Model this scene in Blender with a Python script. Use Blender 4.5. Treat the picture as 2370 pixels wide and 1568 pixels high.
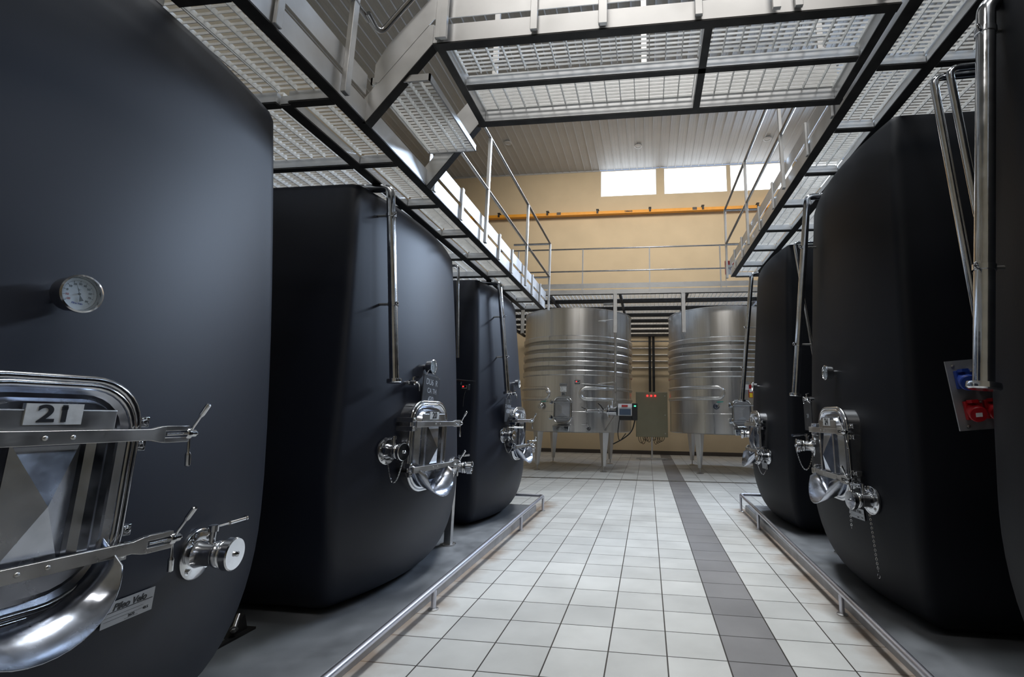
import bpy, bmesh, math, random
from mathutils import Vector, Matrix
random.seed(4)
for o in list(bpy.data.objects): bpy.data.objects.remove(o)
SC = bpy.context.scene
COL = SC.collection
PI = math.pi
# ------------------------------------------------------------------ camera
YAW, PITCH, ROLL = CAMROT = (-.1351, .1823, -.0158)
FPX, CXP, CYP = 1144.47, 1344.13, 750.88
CAM = Vector((-.0959, -3.0906, 1.3165))
def cam_axes():
    cy, sy, cp, sp, cr, sr = math.cos(YAW), math.sin(YAW), math.cos(PITCH), math.sin(PITCH), math.cos(ROLL), math.sin(ROLL)
    fwd = Vector((sy*cp, cy*cp, sp)); right = Vector((cy, -sy, 0)); down = fwd.cross(right)
    return right*cr+down*sr, -right*sr+down*cr, fwd
r2, d2, fw = cam_axes()
cd = bpy.data.cameras.new('camera'); cam = bpy.data.objects.new('camera', cd); COL.objects.link(cam)
m = Matrix.Identity(4)
for i in range(3):
    m[i][0] = r2[i]; m[i][1] = -d2[i]; m[i][2] = -fw[i]; m[i][3] = CAM[i]
cam.matrix_world = m
cd.sensor_width = 36; cd.sensor_fit = 'HORIZONTAL'; cd.lens = FPX/2370*36
cd.shift_x = (1185-CXP)/2370; cd.shift_y = (CYP-784)/2370
cd.clip_start = .02; cd.clip_end = 100
SC.camera = cam
# ------------------------------------------------------------------ view, world, lights
SC.view_settings.view_transform = 'Standard'
try: SC.view_settings.look = 'None'
except Exception: pass
SC.view_settings.exposure = 0.0; SC.view_settings.gamma = 1.0
w = bpy.data.worlds.new('sky'); SC.world = w; w.use_nodes = True
bg = w.node_tree.nodes['Background']; bg.inputs[0].default_value = (.55, .7, 1, 1); bg.inputs[1].default_value = .6
def area(name, loc, target, sx, sy, power, col, spread=180):
    l = bpy.data.lights.new(name, 'AREA'); l.shape = 'RECTANGLE'; l.size = sx; l.size_y = sy; l.energy = power; l.color = col; l.spread = math.radians(spread)
    o = bpy.data.objects.new(name, l); COL.objects.link(o); o.location = loc
    o.rotation_euler = (Vector(target)-Vector(loc)).to_track_quat('-Z', 'Y').to_euler()
    return o
area('daylight_from_window_strip', (6.0, 14.0, 9.6), (-2.0, .5, 1.6), 6.5, 1.0, 640, (.62, .77, 1), 110)
area('daylight_from_side_windows', (9.6, 5.0, 9.0), (-1.7, 1.6, 1.2), 6, 1.0, 130, (.6, .76, 1), 90)
area('ceiling_lamp_light', (.0, 2.6, 10.4), (.0, 2.6, 0), 1.2, 8, 215, (.93, .97, 1), 70)
area('ceiling_lamp_light', (0, -6.0, 9.8), (0, .5, 3.0), 7, 1.2, 120, (1, .97, .93), 120)
area('ceiling_lamp_light', (0, 10.0, 10.0), (0, 15.0, 6.8), 10, 1.2, 220, (1, .9, .78), 120)
# ------------------------------------------------------------------ materials
def newmat(name):
    m = bpy.data.materials.new(name); m.use_nodes = True
    nt = m.node_tree; return m, nt, nt.nodes['Principled BSDF']
def mat(name, col, rough=.5, metal=0, noise=0, nscale=8, stretch=(1, 1, 1), bump=0, bscale=40, rvar=0, emit=None, es=1, spec=None, coat=0):
    m, nt, b = newmat(name)
    b.inputs['Base Color'].default_value = (*col, 1); b.inputs['Roughness'].default_value = rough; b.inputs['Metallic'].default_value = metal
    if spec is not None: b.inputs['Specular IOR Level'].default_value = spec
    if coat: b.inputs['Coat Weight'].default_value = coat
    tc = nt.nodes.new('ShaderNodeTexCoord'); mp = nt.nodes.new('ShaderNodeMapping'); mp.inputs['Scale'].default_value = stretch
    nt.links.new(tc.outputs['Object'], mp.inputs['Vector'])
    nz = nt.nodes.new('ShaderNodeTexNoise'); nz.inputs['Scale'].default_value = nscale; nz.inputs['Detail'].default_value = 5
    nt.links.new(mp.outputs['Vector'], nz.inputs['Vector'])
    if noise:
        rp = nt.nodes.new('ShaderNodeMapRange'); rp.inputs['From Min'].default_value = .3; rp.inputs['From Max'].default_value = .7
        rp.inputs['To Min'].default_value = 1-noise; rp.inputs['To Max'].default_value = 1+noise
        nt.links.new(nz.outputs['Fac'], rp.inputs['Value'])
        mx = nt.nodes.new('ShaderNodeVectorMath'); mx.operation = 'SCALE'; mx.inputs[0].default_value = col
        nt.links.new(rp.outputs['Result'], mx.inputs['Scale']); nt.links.new(mx.outputs[0], b.inputs['Base Color'])
    if rvar:
        rr = nt.nodes.new('ShaderNodeMapRange'); rr.inputs['From Min'].default_value = .3; rr.inputs['From Max'].default_value = .7
        rr.inputs['To Min'].default_value = max(.02, rough-rvar); rr.inputs['To Max'].default_value = rough+rvar
        nt.links.new(nz.outputs['Fac'], rr.inputs['Value']); nt.links.new(rr.outputs['Result'], b.inputs['Roughness'])
    if bump:
        n2 = nt.nodes.new('ShaderNodeTexNoise'); n2.inputs['Scale'].default_value = bscale; nt.links.new(mp.outputs['Vector'], n2.inputs['Vector'])
        bp = nt.nodes.new('ShaderNodeBump'); bp.inputs['Strength'].default_value = bump; bp.inputs['Distance'].default_value = .01
        nt.links.new(n2.outputs['Fac'], bp.inputs['Height']); nt.links.new(bp.outputs['Normal'], b.inputs['Normal'])
    if emit: b.inputs['Emission Color'].default_value = (*emit, 1); b.inputs['Emission Strength'].default_value = es
    return m
M = {}
M['coat'] = mat('tank_coating', (.0062, .0088, .0185), .5, noise=.06, nscale=3, bump=.012, bscale=70, spec=.45)
M['coat_r'] = mat('tank_coating_shaded', (.0040, .0050, .0085), .58, noise=.06, nscale=3, bump=.03, bscale=70, spec=.25)  # same coating as the left row, darkened for the shade on the right
M['chrome'] = mat('polished_stainless', (.62, .63, .65), .13, 1, noise=.12, nscale=14, rvar=.07, bump=.04, bscale=25)
M['door'] = mat('door_stainless', (.50, .53, .60), .22, 1, noise=.25, nscale=9, rvar=.1, bump=.05, bscale=14)
M['steel'] = mat('brushed_tank_steel', (.70, .69, .68), .3, 1, noise=.07, nscale=4, stretch=(5, 5, .1), rvar=.03)
M['satin'] = mat('satin_steel', (.52, .51, .5), .36, 1, noise=.12, nscale=10, rvar=.1)
M['galv'] = mat('galvanised_plate', (.60, .60, .60), .42, .8, noise=.14, nscale=4, rvar=.07, bump=.02, bscale=9)
M['grate'] = mat('galvanised_grating', (.82, .82, .80), .5, .15, noise=.1, nscale=20)
M['dark'] = mat('dark_steel_and_underside_shade', (.022, .021, .021), .5, .3, noise=.5, nscale=9)  # plain dark steel parts; under the beams it paints their shaded underside
M['rail'] = mat('rail_tube_steel', (.42, .42, .43), .22, 1, noise=.1)
M['tube'] = mat('curb_tube_steel', (.60, .60, .66), .38, 1, noise=.03, nscale=5)
M['black'] = mat('black_plastic', (.012, .012, .013), .4)
M['rubber'] = mat('black_rubber', (.01, .01, .01), .6)
M['board'] = mat('chalkboard', (.022, .024, .03), .6, noise=.4, nscale=18)
M['chalk'] = mat('chalk', (.42, .45, .5), .9)
M['paper'] = mat('white_sticker', (.62, .64, .66), .5, noise=.1, nscale=60)
M['dial'] = mat('dial_face', (.62, .68, .74), .45)
M['ink'] = mat('black_ink', (.01, .011, .015), .5)
M['inkr'] = mat('red_ink', (.4, .03, .03), .5)
M['inkb'] = mat('blue_ink', (.02, .04, .3), .5)
M['plate'] = mat('engraved_plate', (.32, .33, .35), .4, .5, noise=.1)
M['glowred'] = mat('red_display', (.3, 0, 0), .4, emit=(1, .02, .02), es=4)
M['glowgreen'] = mat('green_display', (0, .2, .05), .4, emit=(.1, 1, .5), es=1.5)
M['bluesteel'] = mat('blue_steel_panel', (.12, .17, .26), .25, .7)
M['red'] = mat('red_socket_plastic', (.35, .006, .012), .35)
M['blue'] = mat('blue_socket_plastic', (.015, .045, .26), .35)
M['greyp'] = mat('grey_plastic', (.5, .52, .55), .35)
M['cab'] = mat('olive_grey_enamel', (.27, .265, .19), .4, noise=.05, nscale=3, spec=.4)
M['wall'] = mat('beige_plaster', (.60, .50, .35), .85, noise=.05, nscale=1.2, bump=.1, bscale=20)
M['ceil'] = mat('ceiling_sheet', (.44, .45, .46), .5, noise=.03, nscale=2)
M['orange'] = mat('orange_crane_rail', (.75, .33, .02), .45, noise=.06)
M['skirt'] = mat('skirting_tile', (.06, .05, .045), .5)
M['concrete'] = mat('concrete_platform', (.17, .18, .195), .5, noise=.22, nscale=5, rvar=.12, bump=.05, bscale=30)
M['curb'] = mat('concrete_platform_edge', (.36, .36, .37), .5, noise=.15, nscale=7)
M['teal'] = mat('teal_handle', (.0, .35, .3), .4)
M['yellow'] = mat('yellow_label', (.8, .6, .03), .5)
M['pane'] = mat('daylight_pane', (.8, .85, .9), .4, emit=(.90, .95, 1), es=2.2)
M['frame'] = mat('window_frame_paint', (.6, .56, .48), .5)
def glass():
    m, nt, b = newmat('gauge_glass'); b.inputs['Roughness'].default_value = .03; b.inputs['Alpha'].default_value = .12; b.inputs['Base Color'].default_value = (.6, .7, .75, 1)
    return m
M['glass'] = glass()
def tile_mat():
    m, nt, b = newmat('floor_tiles'); N = nt.nodes.new; L = nt.links.new
    tc = N('ShaderNodeTexCoord')
    br = N('ShaderNodeTexBrick'); br.offset = 0; br.squash = 1; br.inputs['Scale'].default_value = 1
    br.inputs['Brick Width'].default_value = .33; br.inputs['Row Height'].default_value = .33; br.inputs['Mortar Size'].default_value = .0042
    br.inputs['Mortar Smooth'].default_value = .15; br.inputs['Bias'].default_value = 0
    br.inputs['Color1'].default_value = (.60, .605, .59, 1); br.inputs['Color2'].default_value = (.50, .505, .495, 1); br.inputs['Mortar'].default_value = (.045, .04, .035, 1)
    L(tc.outputs['Object'], br.inputs['Vector'])
    sx = N('ShaderNodeSeparateXYZ'); L(tc.outputs['Object'], sx.inputs[0])
    def math_(op, a, b_=None, c=None):
        n = N('ShaderNodeMath'); n.operation = op
        for i, v in enumerate((a, b_, c)):
            if v is None: continue
            if isinstance(v, (int, float)): n.inputs[i].default_value = v
            else: L(v, n.inputs[i])
        return n.outputs[0]
    g = math_('MULTIPLY', math_('GREATER_THAN', sx.outputs['X'], .33), math_('LESS_THAN', sx.outputs['X'], .66))
    dk = N('ShaderNodeMix'); dk.data_type = 'RGBA'; dk.blend_type = 'MULTIPLY'; L(g, dk.inputs[0]); L(br.outputs['Color'], dk.inputs[6]); dk.inputs[7].default_value = (.40, .39, .41, 1)
    nz = N('ShaderNodeTexNoise'); nz.inputs['Scale'].default_value = 2.2; nz.inputs['Detail'].default_value = 7; L(tc.outputs['Object'], nz.inputs['Vector'])
    mr = N('ShaderNodeMapRange'); mr.inputs['From Min'].default_value = .3; mr.inputs['From Max'].default_value = .7; mr.inputs['To Min'].default_value = .86; mr.inputs['To Max'].default_value = 1.08
    L(nz.outputs['Fac'], mr.inputs['Value'])
    ml = N('ShaderNodeVectorMath'); ml.operation = 'SCALE'; L(dk.outputs[2], ml.inputs[0]); L(mr.outputs['Result'], ml.inputs['Scale'])
    # rust stains washed out from under the curbs
    dl = math_('SUBTRACT', sx.outputs['X'], -1.64); dr = math_('SUBTRACT', 1.27, sx.outputs['X'])
    d = math_('MINIMUM', math_('ABSOLUTE', dl), math_('ABSOLUTE', dr))
    n3 = N('ShaderNodeTexNoise'); n3.inputs['Scale'].default_value = 3.5; n3.inputs['Detail'].default_value = 4; L(tc.outputs['Object'], n3.inputs['Vector'])
    lim = math_('MULTIPLY', n3.outputs['Fac'], .42)
    st = N('ShaderNodeMapRange'); L(math_('SUBTRACT', lim, d), st.inputs['Value']); st.inputs['From Min'].default_value = 0; st.inputs['From Max'].default_value = .2; st.inputs['To Min'].default_value = 0; st.inputs['To Max'].default_value = .75
    near = math_('LESS_THAN', sx.outputs['Y'], 4.8)
    mx = N('ShaderNodeMix'); mx.data_type = 'RGBA'; L(math_('MULTIPLY', st.outputs['Result'], near), mx.inputs[0]); L(ml.outputs[0], mx.inputs[6]); mx.inputs[7].default_value = (.22, .14, .085, 1)
    L(mx.outputs[2], b.inputs['Base Color'])
    b.inputs['Roughness'].default_value = .42; b.inputs['Specular IOR Level'].default_value = .4
    bp = N('ShaderNodeBump'); bp.inputs['Strength'].default_value = .5; bp.inputs['Distance'].default_value = .004; bp.invert = True
    L(br.outputs['Fac'], bp.inputs['Height']); L(bp.outputs['Normal'], b.inputs['Normal'])
    return m
M['tile'] = tile_mat()
# ------------------------------------------------------------------ mesh builder
class MB:
    def __init__(s, T=None): s.v = []; s.f = []; s.mi = []; s.T = T or Matrix.Identity(4); s.cur = 0
    def _add(s, vs, fs):
        b = len(s.v); s.v += [tuple(s.T @ Vector(p)) for p in vs]; s.f += [tuple(b+i for i in f) for f in fs]; s.mi += [s.cur]*len(fs); return s
    def box(s, x0, y0, z0, x1, y1, z1):
        v = [(x, y, z) for x in (x0, x1) for y in (y0, y1) for z in (z0, z1)]
        return s._add(v, [(0, 1, 3, 2), (4, 6, 7, 5), (0, 4, 5, 1), (2, 3, 7, 6), (0, 2, 6, 4), (1, 5, 7, 3)])
    def bar(s, p0, p1, w, h, up=(0, 0, 1)):
        p0 = Vector(p0); p1 = Vector(p1); d = (p1-p0).normalized(); u = Vector(up); a = d.cross(u).normalized(); u = a.cross(d)
        v = [tuple(p + a*(i*w/2) + u*(j*h/2)) for p in (p0, p1) for i, j in ((-1, -1), (1, -1), (1, 1), (-1, 1))]
        return s._add(v, [(0, 3, 2, 1), (4, 5, 6, 7), (0, 1, 5, 4), (1, 2, 6, 5), (2, 3, 7, 6), (3, 0, 4, 7)])
    def tube(s, pts, r, n=12, caps=True, closed=False, rs=None):
        P = [Vector(p) for p in pts]; k = len(P); vs = []; fs = []; prev = None
        for i in range(k):
            if closed: t = P[(i+1) % k]-P[i-1]
            else: t = P[min(i+1, k-1)]-P[max(i-1, 0)]
            t.normalize()
            if prev is None:
                a = t.cross(Vector((0, 0, 1)) if abs(t.z) < .9 else Vector((1, 0, 0))).normalized()
            else:
                a = prev-t*prev.dot(t); a.normalize()
            prev = a; b = t.cross(a); rr = rs[i] if rs else r
            vs += [tuple(P[i]+(a*math.cos(2*PI*j/n)+b*math.sin(2*PI*j/n))*rr) for j in range(n)]
        m_ = k if closed else k-1
        for i in range(m_):
            i2 = (i+1) % k
            for j in range(n): fs.append((i*n+j, i*n+(j+1) % n, i2*n+(j+1) % n, i2*n+j))
        if caps and not closed: fs += [tuple(range(n))[::-1], tuple((k-1)*n+j for j in range(n))]
        return s._add(vs, fs)
    def lathe(s, prof, o=(0, 0, 0), d=(0, 0, 1), n=24):
        o = Vector(o); d = Vector(d).normalized(); a = d.cross(Vector((0, 0, 1)) if abs(d.z) < .9 else Vector((1, 0, 0))).normalized(); b = d.cross(a)
        vs = []; fs = []
        for r, h in prof: vs += [tuple(o+d*h+(a*math.cos(2*PI*j/n)+b*math.sin(2*PI*j/n))*max(r, 1e-5)) for j in range(n)]
        for i in range(len(prof)-1):
            for j in range(n): fs.append((i*n+j, i*n+(j+1) % n, (i+1)*n+(j+1) % n, (i+1)*n+j))
        if prof[0][0] > 1e-4: fs.append(tuple(range(n))[::-1])
        if prof[-1][0] > 1e-4: fs.append(tuple((len(prof)-1)*n+j for j in range(n)))
        return s._add(vs, fs)
    def loft(s, rings, cap0=True, cap1=True, closed=True):
        n = len(rings[0]); vs = [p for r in rings for p in r]; fs = []
        for i in range(len(rings)-1):
            for j in range(n if closed else n-1): fs.append((i*n+j, i*n+(j+1) % n, (i+1)*n+(j+1) % n, (i+1)*n+j))
        if cap0: fs.append(tuple(range(n))[::-1])
        if cap1: fs.append(tuple((len(rings)-1)*n+j for j in range(n)))
        return s._add(vs, fs)
    def prism(s, poly, d):
        d = Vector(d); n = len(poly); vs = [tuple(Vector(p)) for p in poly]+[tuple(Vector(p)+d) for p in poly]
        return s._add(vs, [tuple(range(n))[::-1], tuple(range(n, 2*n))]+[(i, (i+1) % n, n+(i+1) % n, n+i) for i in range(n)])
    def build(s, name, mats, parent=None, smooth=True, bevel=0, ang=38, origin=None):
        me = bpy.data.meshes.new(name)
        off = Vector(origin) if origin is not None else Vector((0, 0, 0))
        me.from_pydata([tuple(Vector(p)-off) for p in s.v], [], s.f)
        if not isinstance(mats, (list, tuple)): mats = [mats]
        for q in mats: me.materials.append(M[q] if isinstance(q, str) else q)
        for p, i in zip(me.polygons, s.mi): p.material_index = i
        bm = bmesh.new(); bm.from_mesh(me); bmesh.ops.recalc_face_normals(bm, faces=bm.faces)
        bm.to_mesh(me); bm.free()
        if smooth:
            me.shade_smooth(); me.set_sharp_from_angle(angle=math.radians(ang))
        o = bpy.data.objects.new(name, me); COL.objects.link(o)
        if origin is not None: o.location = off
        if parent: o.parent = parent
        if bevel:
            b = o.modifiers.new('bevel', 'BEVEL'); b.width = bevel; b.segments = 2; b.limit_method = 'ANGLE'; b.angle_limit = math.radians(40)
        return o
def bend(pts, r, k=5):
    P = [Vector(p) for p in pts]; out = [P[0]]
    for i in range(1, len(P)-1):
        a = (P[i-1]-P[i]); b = (P[i+1]-P[i]); rr = min(r, a.length*.49, b.length*.49)
        A = P[i]+a.normalized()*rr; B = P[i]+b.normalized()*rr
        for j in range(k+1):
            t = j/k; out.append(A*(1-t)**2+P[i]*2*t*(1-t)+B*t*t)
    out.append(P[-1]); return out
def tag(o, label=None, cat=None, group=None, kind=None):
    if label: o['label'] = label
    if cat: o['category'] = cat
    if group: o['group'] = group
    if kind: o['kind'] = kind
    return o
def thing(name, label, cat, loc=(0, 0, 0), rz=0, group=None):
    o = bpy.data.objects.new(name, None); COL.objects.link(o); o.location = loc; o.rotation_euler = (0, 0, rz); o.empty_display_size = .1
    return tag(o, label, cat, group)
def text(s, size, T, m, parent, name='lettering', bold=0, align='CENTER', shear=0, ext=.0006):
    cu = bpy.data.curves.new(name, 'FONT'); cu.body = s; cu.size = size; cu.align_x = align; cu.align_y = 'CENTER'; cu.extrude = ext; cu.offset = bold; cu.shear = shear
    t = bpy.data.objects.new('tmp', cu); COL.objects.link(t)
    dg = bpy.context.evaluated_depsgraph_get(); dg.update()
    me = bpy.data.meshes.new_from_object(t.evaluated_get(dg)); bpy.data.objects.remove(t)
    me.transform(T); me.materials.clear(); me.materials.append(M[m]); me.name = name
    o = bpy.data.objects.new(name, me); COL.objects.link(o)
    if parent: o.parent = parent
    return o
def frame(o, right, up):
    right = Vector(right).normalized(); up = Vector(up); n = right.cross(up).normalized(); up = n.cross(right)
    T = Matrix.Identity(4)
    for i in range(3): T[i][0] = right[i]; T[i][1] = up[i]; T[i][2] = n[i]; T[i][3] = o[i]
    return T
def struct(o): return tag(o, kind='structure')
# ------------------------------------------------------------------ room
XL, XR, YN, YF, ZC = -9.0, 11.0, -9.0, 15.0, 10.85
struct(MB().box(XL, YN, -.15, XR, YF, 0).build('floor', 'tile', smooth=False))
WZ = 9.75
wins = [(-1.86, .33), (.6, 2.99), (3.09, 5.4), (5.67, 8.0)]
wb = MB(); wb.box(XL, YF, 0, XR, YF+.25, WZ)
xs = XL
for a, b in wins: wb.box(xs, YF, WZ, a, YF+.25, ZC); xs = b
wb.box(xs, YF, WZ, XR, YF+.25, ZC)
struct(wb.build('wall_far', 'wall', smooth=False))
for i, (a, b) in enumerate(wins):
    f = MB(); t = .03
    f.box(a, YF+.02, WZ, b, YF+.07, WZ+t).box(a, YF+.02, ZC-t, b, YF+.07, ZC).box(a, YF+.02, WZ+t, a+t, YF+.07, ZC-t).box(b-t, YF+.02, WZ+t, b, YF+.07, ZC-t)
    wo = struct(f.build('window_%d' % (i+1), 'frame', smooth=False))
    MB().box(a+t, YF+.03, WZ+t, b-t, YF+.05, ZC-t).build('pane', 'pane', wo, smooth=False)
struct(MB().box(XL-.2, YN, 0, XL, YF, ZC).build('wall_left', 'wall', smooth=False))
struct(MB().box(XR, YN, 0, XR+.2, YF, ZC).build('wall_right', 'wall', smooth=False))
struct(MB().box(XL, YN-.2, 0, XR, YN, ZC).build('wall_near', 'wall', smooth=False))
c = MB(); c.box(XL, YN, ZC+.04, XR, YF, ZC+.2)
x = XL; k = 0
poly = []
while x < XR-.01:
    poly += [(x, ZC+.035), (x+.012, ZC), (x+.035, ZC), (x+.047, ZC+.035), (x+.165, ZC+.035), (x+.170, ZC+.029), (x+.176, ZC+.035)]; x += .295
poly = [p for p in poly if p[0] < XR]+[(XR, ZC+.035)]
c.loft([[(p[0], YN, p[1]) for p in poly], [(p[0], YF, p[1]) for p in poly]], False, False, closed=False)
struct(c.build('ceiling', 'ceil', smooth=False))
struct(MB().box(XL, YF-.015, 0, XR, YF, .13).build('baseboard_far', 'skirt', smooth=False))
struct(MB().box(XL, YF-.02, ZC-.03, -1.9, YF, ZC+.03).build('trim_1', 'ceil', smooth=False))
# ceiling downlights
for k, (px, py, l) in enumerate(((-.35, 13.3, 'middle'), (-4.95, 12.6, 'left'), (4.1, 13.3, 'right'))):
    d = thing('ceiling_downlight', {'middle': 'round recessed downlight in ribbed ceiling, in front of the first bright window', 'left': 'round recessed downlight in ribbed ceiling above the left railing, left of the windows', 'right': 'round recessed downlight in ribbed ceiling over the right walkway railing'}[l], 'ceiling light', (px, py, ZC), 0, 'ceiling downlights')
    MB().lathe([(.14, 0), (.14, -.02), (.10, -.03), (.10, -.01)], n=28).build('trim_ring', 'greyp', d)
    MB().lathe([(.1, -.012), (.0, -.018)], n=24).build('lens', 'greyp', d)
# crane rail
cr = thing('crane_rail', 'long orange crane rail running across the beige far wall', 'rail', (0, 14.8, 9.0))
MB().box(-8.5, -.06, -.06, 10.5, .06, .05).box(-8.5, -.09, -.075, 10.5, .09, -.055).build('runway_beam', 'orange', cr, smooth=False)
for i, x in enumerate([-5.85, -3.9, -1.94, .06, 2.02, 4.0]):
    b = MB(); b.box(x-.035, -.1, -.05, x+.035, -.062, .11).box(x-.05, -.1, .1, x+.05, .2, .13).build('hanger_bracket', 'dark', cr, smooth=False)
for x in (-3.45, 1.72): MB().box(x-.08, -.075, -.06, x+.08, -.06, .06).build('splice_plate', 'skirt', cr, smooth=False)
text('DEMAG', .085, frame((-.75, -.064, 0), (1, 0, 0), (0, 0, 1)), 'ink', cr, bold=.004)
tn = thing('wall_number', 'small black painted number two on the beige wall under the windows', 'painted number', (4.45, 14.99, 9.5))
text('2', .2, frame((0, 0, 0), (1, 0, 0), (0, 0, 1)), 'ink', tn)
# floor drain
dr = thing('floor_drain', 'long narrow slotted drain channel across the tiled floor before the steel tanks', 'drain', (0, 7.72, 0), math.atan(.045))
MB().box(-5, -.06, .0005, 5, -.045, .006).box(-5, .045, .0005, 5, .06, .006).build('channel_edge', 'satin', dr, smooth=False)
MB().box(-5, -.045, .0004, 5, .045, .0012).build('channel_bed', 'rubber', dr, smooth=False)
g = MB()
for i in range(330): g.box(-4.98+i*.03, -.045, .001, -4.98+i*.03+.011, .045, .005)
tag(g.build('slotted_grate', 'satin', dr, smooth=False), kind='stuff')
# ------------------------------------------------------------------ platforms and curb tubes
for s in (-1, 1):
    side = 'left' if s < 0 else 'right'
    xe = -1.64 if s < 0 else 1.285; yf = 3.96 if s < 0 else 4.62; yn = -4.0
    p = thing('tank_platform', 'low grey concrete plinth under the %s row of black tanks' % side, 'plinth', (xe, 0, 0))
    xb = s*4.3-xe
    x0, x1 = sorted((0, xb))
    b = MB(); b.box(x0, yn, 0, x1, yf, .085); b.build('plinth', 'concrete', p, smooth=False, bevel=.006)
    b = MB(); b.box(-s*.0-.004 if s > 0 else -.002, yn, .001, .004 if s < 0 else .002, yf, .075); b.build('edge_strip', 'curb', p, smooth=False)
    xt = -1.555 if s < 0 else 1.215; feet = (-1.9, .41, 2.8, 4.02) if s < 0 else (-1.9, .81, 3.43, 4.57)
    zt = (lambda y: .115+.021*y) if s < 0 else (lambda y: .105+.028*y)
    if s > 0: yt = 4.57
    else: yt = 4.02
    t = thing('curb_rail', 'low tubular steel bumper rail along the %s tank plinth' % side, 'rail', (xt, 0, 0), 0, 'bumper rails')
    MB().tube(bend([(0, yn, zt(yn)+.04), (0, yt, zt(yt)), (s*.42, yt+.02, zt(yt))], .06), .021, 14).build('tube', 'tube', t)
    for y in feet:
        MB().tube([(0, y, .004), (0, y, zt(y))], .017, 14).build('post', 'tube', t)
        MB().lathe([(.036, .0), (.036, .006), (.02, .012)], (0, y, 0), n=20).build('foot_plate', 'satin', t)
# ------------------------------------------------------------------ black insulated tanks
def lerp(a, b, t): return a+(b-a)*t
class TankShape:
    def __init__(s, side):
        s.side = side; s.zt = 2.90 if side < 0 else 3.36; s.ref = 1.75 if side < 0 else 1.30
    def inset(s, z, D=.40):
        z0, zb = .10, 1.0
        if z >= zb: return 0
        t = min(1, (zb-z)/(zb-z0)); return D*(1-math.sqrt(max(0, 1-t*t)))
    def A(s, z): return (1.985-.129*(2.95-z)) if s.side < 0 else (1.474-.088*(3.36-z))
    def R(s, z): return lerp(1.9 if s.side < 0 else 2.5, 3.4, min(1, max(0, (z-.9)/2.1)))
    def x(s, w, z): return s.ref-(s.A(z)+w*w/2/s.R(z)+s.inset(z))
    def hw(s, z): return lerp(1.0 if s.side < 0 else .93, .855 if s.side < 0 else .83, min(1, max(0, (z-.9)/2.1)))-s.inset(z, .30)
    def nrm(s, w, z):
        dw = (s.x(w+.01, z)-s.x(w-.01, z))/.02; dz = (s.x(w, z+.01)-s.x(w, z-.01))/.02
        return Vector((1, -dw, -dz)).normalized()
    def ring(s, z, shrink=0):
        h = s.hw(z)-shrink; r = .06; pts = []; back = s.ref-3.7
        A = lambda w: s.x(w, z)-shrink
        pts += [(back, -h, z), (A(-h)-.6, -h, z)]
        P0 = (A(-h)-r, -h); P1 = (A(-h)+.01, -h); P2 = (A(-h+r), -h+r)
        for j in range(5):
            t = j/5; pts.append((P0[0]*(1-t)**2+P1[0]*2*t*(1-t)+P2[0]*t*t, P0[1]*(1-t)**2+P1[1]*2*t*(1-t)+P2[1]*t*t, z))
        n = 22
        for j in range(n+1): w_ = lerp(-h+r, h-r, j/n); pts.append((A(w_), w_, z))
        for j in range(1, 6):
            t = 1-j/5; pts.append((P0[0]*(1-t)**2+P1[0]*2*t*(1-t)+P2[0]*t*t, -(P0[1]*(1-t)**2+P1[1]*2*t*(1-t)+P2[1]*t*t), z))
        pts += [(A(h)-.6, h, z), (back, h, z)]
        return pts
def rrect(w, h, r, rb=None, n=7):
    rb = rb or r; P = []
    for cx, cy, rr, a0 in ((w/2-r, h/2-r, r, 0), (-w/2+r, h/2-r, r, 90), (-w/2+rb, -h/2+rb, rb, 180), (w/2-rb, -h/2+rb, rb, 270)):
        for i in range(n+1):
            a = math.radians(a0+90*i/n); P.append((cx+rr*math.cos(a), cy+rr*math.sin(a)))
    return P
def hexbolt(mb, p, d, r=.008, h=.008):
    mb.lathe([(r*1.5, 0), (r*1.5, .002)], p, d, 14); mb.lathe([(r, .002), (r, h), (r*.6, h+.001)], p, d, 6); return mb
def chain(name, pts, parent, r=.0016, link=.013):
    P = [Vector(p) for p in pts]; L = [0]
    for i in range(1, len(P)): L.append(L[-1]+(P[i]-P[i-1]).length)
    mb = MB(); n = max(3, int(L[-1]/(link*.78))); 
    for k in range(n):
        d = (k+.5)/n*L[-1]; i = max(j for j in range(len(L)-1) if L[j] <= d)
        q = P[i].lerp(P[i+1], (d-L[i])/(L[i+1]-L[i])); t = (P[i+1]-P[i]).normalized()
        a = t.cross(Vector((.3, .8, .1))).normalized(); b = t.cross(a)
        if k % 2: a, b = b, a
        ring = [q+t*(math.cos(u)*link/2)+a*(math.sin(u)*link*.3) for u in [2*PI*j/8 for j in range(8)]]
        mb.tube(ring, r, 5, closed=True)
    return mb.build(name, 'chrome', parent)
def sag(a, b, d, n=14):
    a = Vector(a); b = Vector(b); return [a.lerp(b, i/n)+Vector((0, 0, -d*4*(i/n)*(1-i/n))) for i in range(n+1)]
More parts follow.
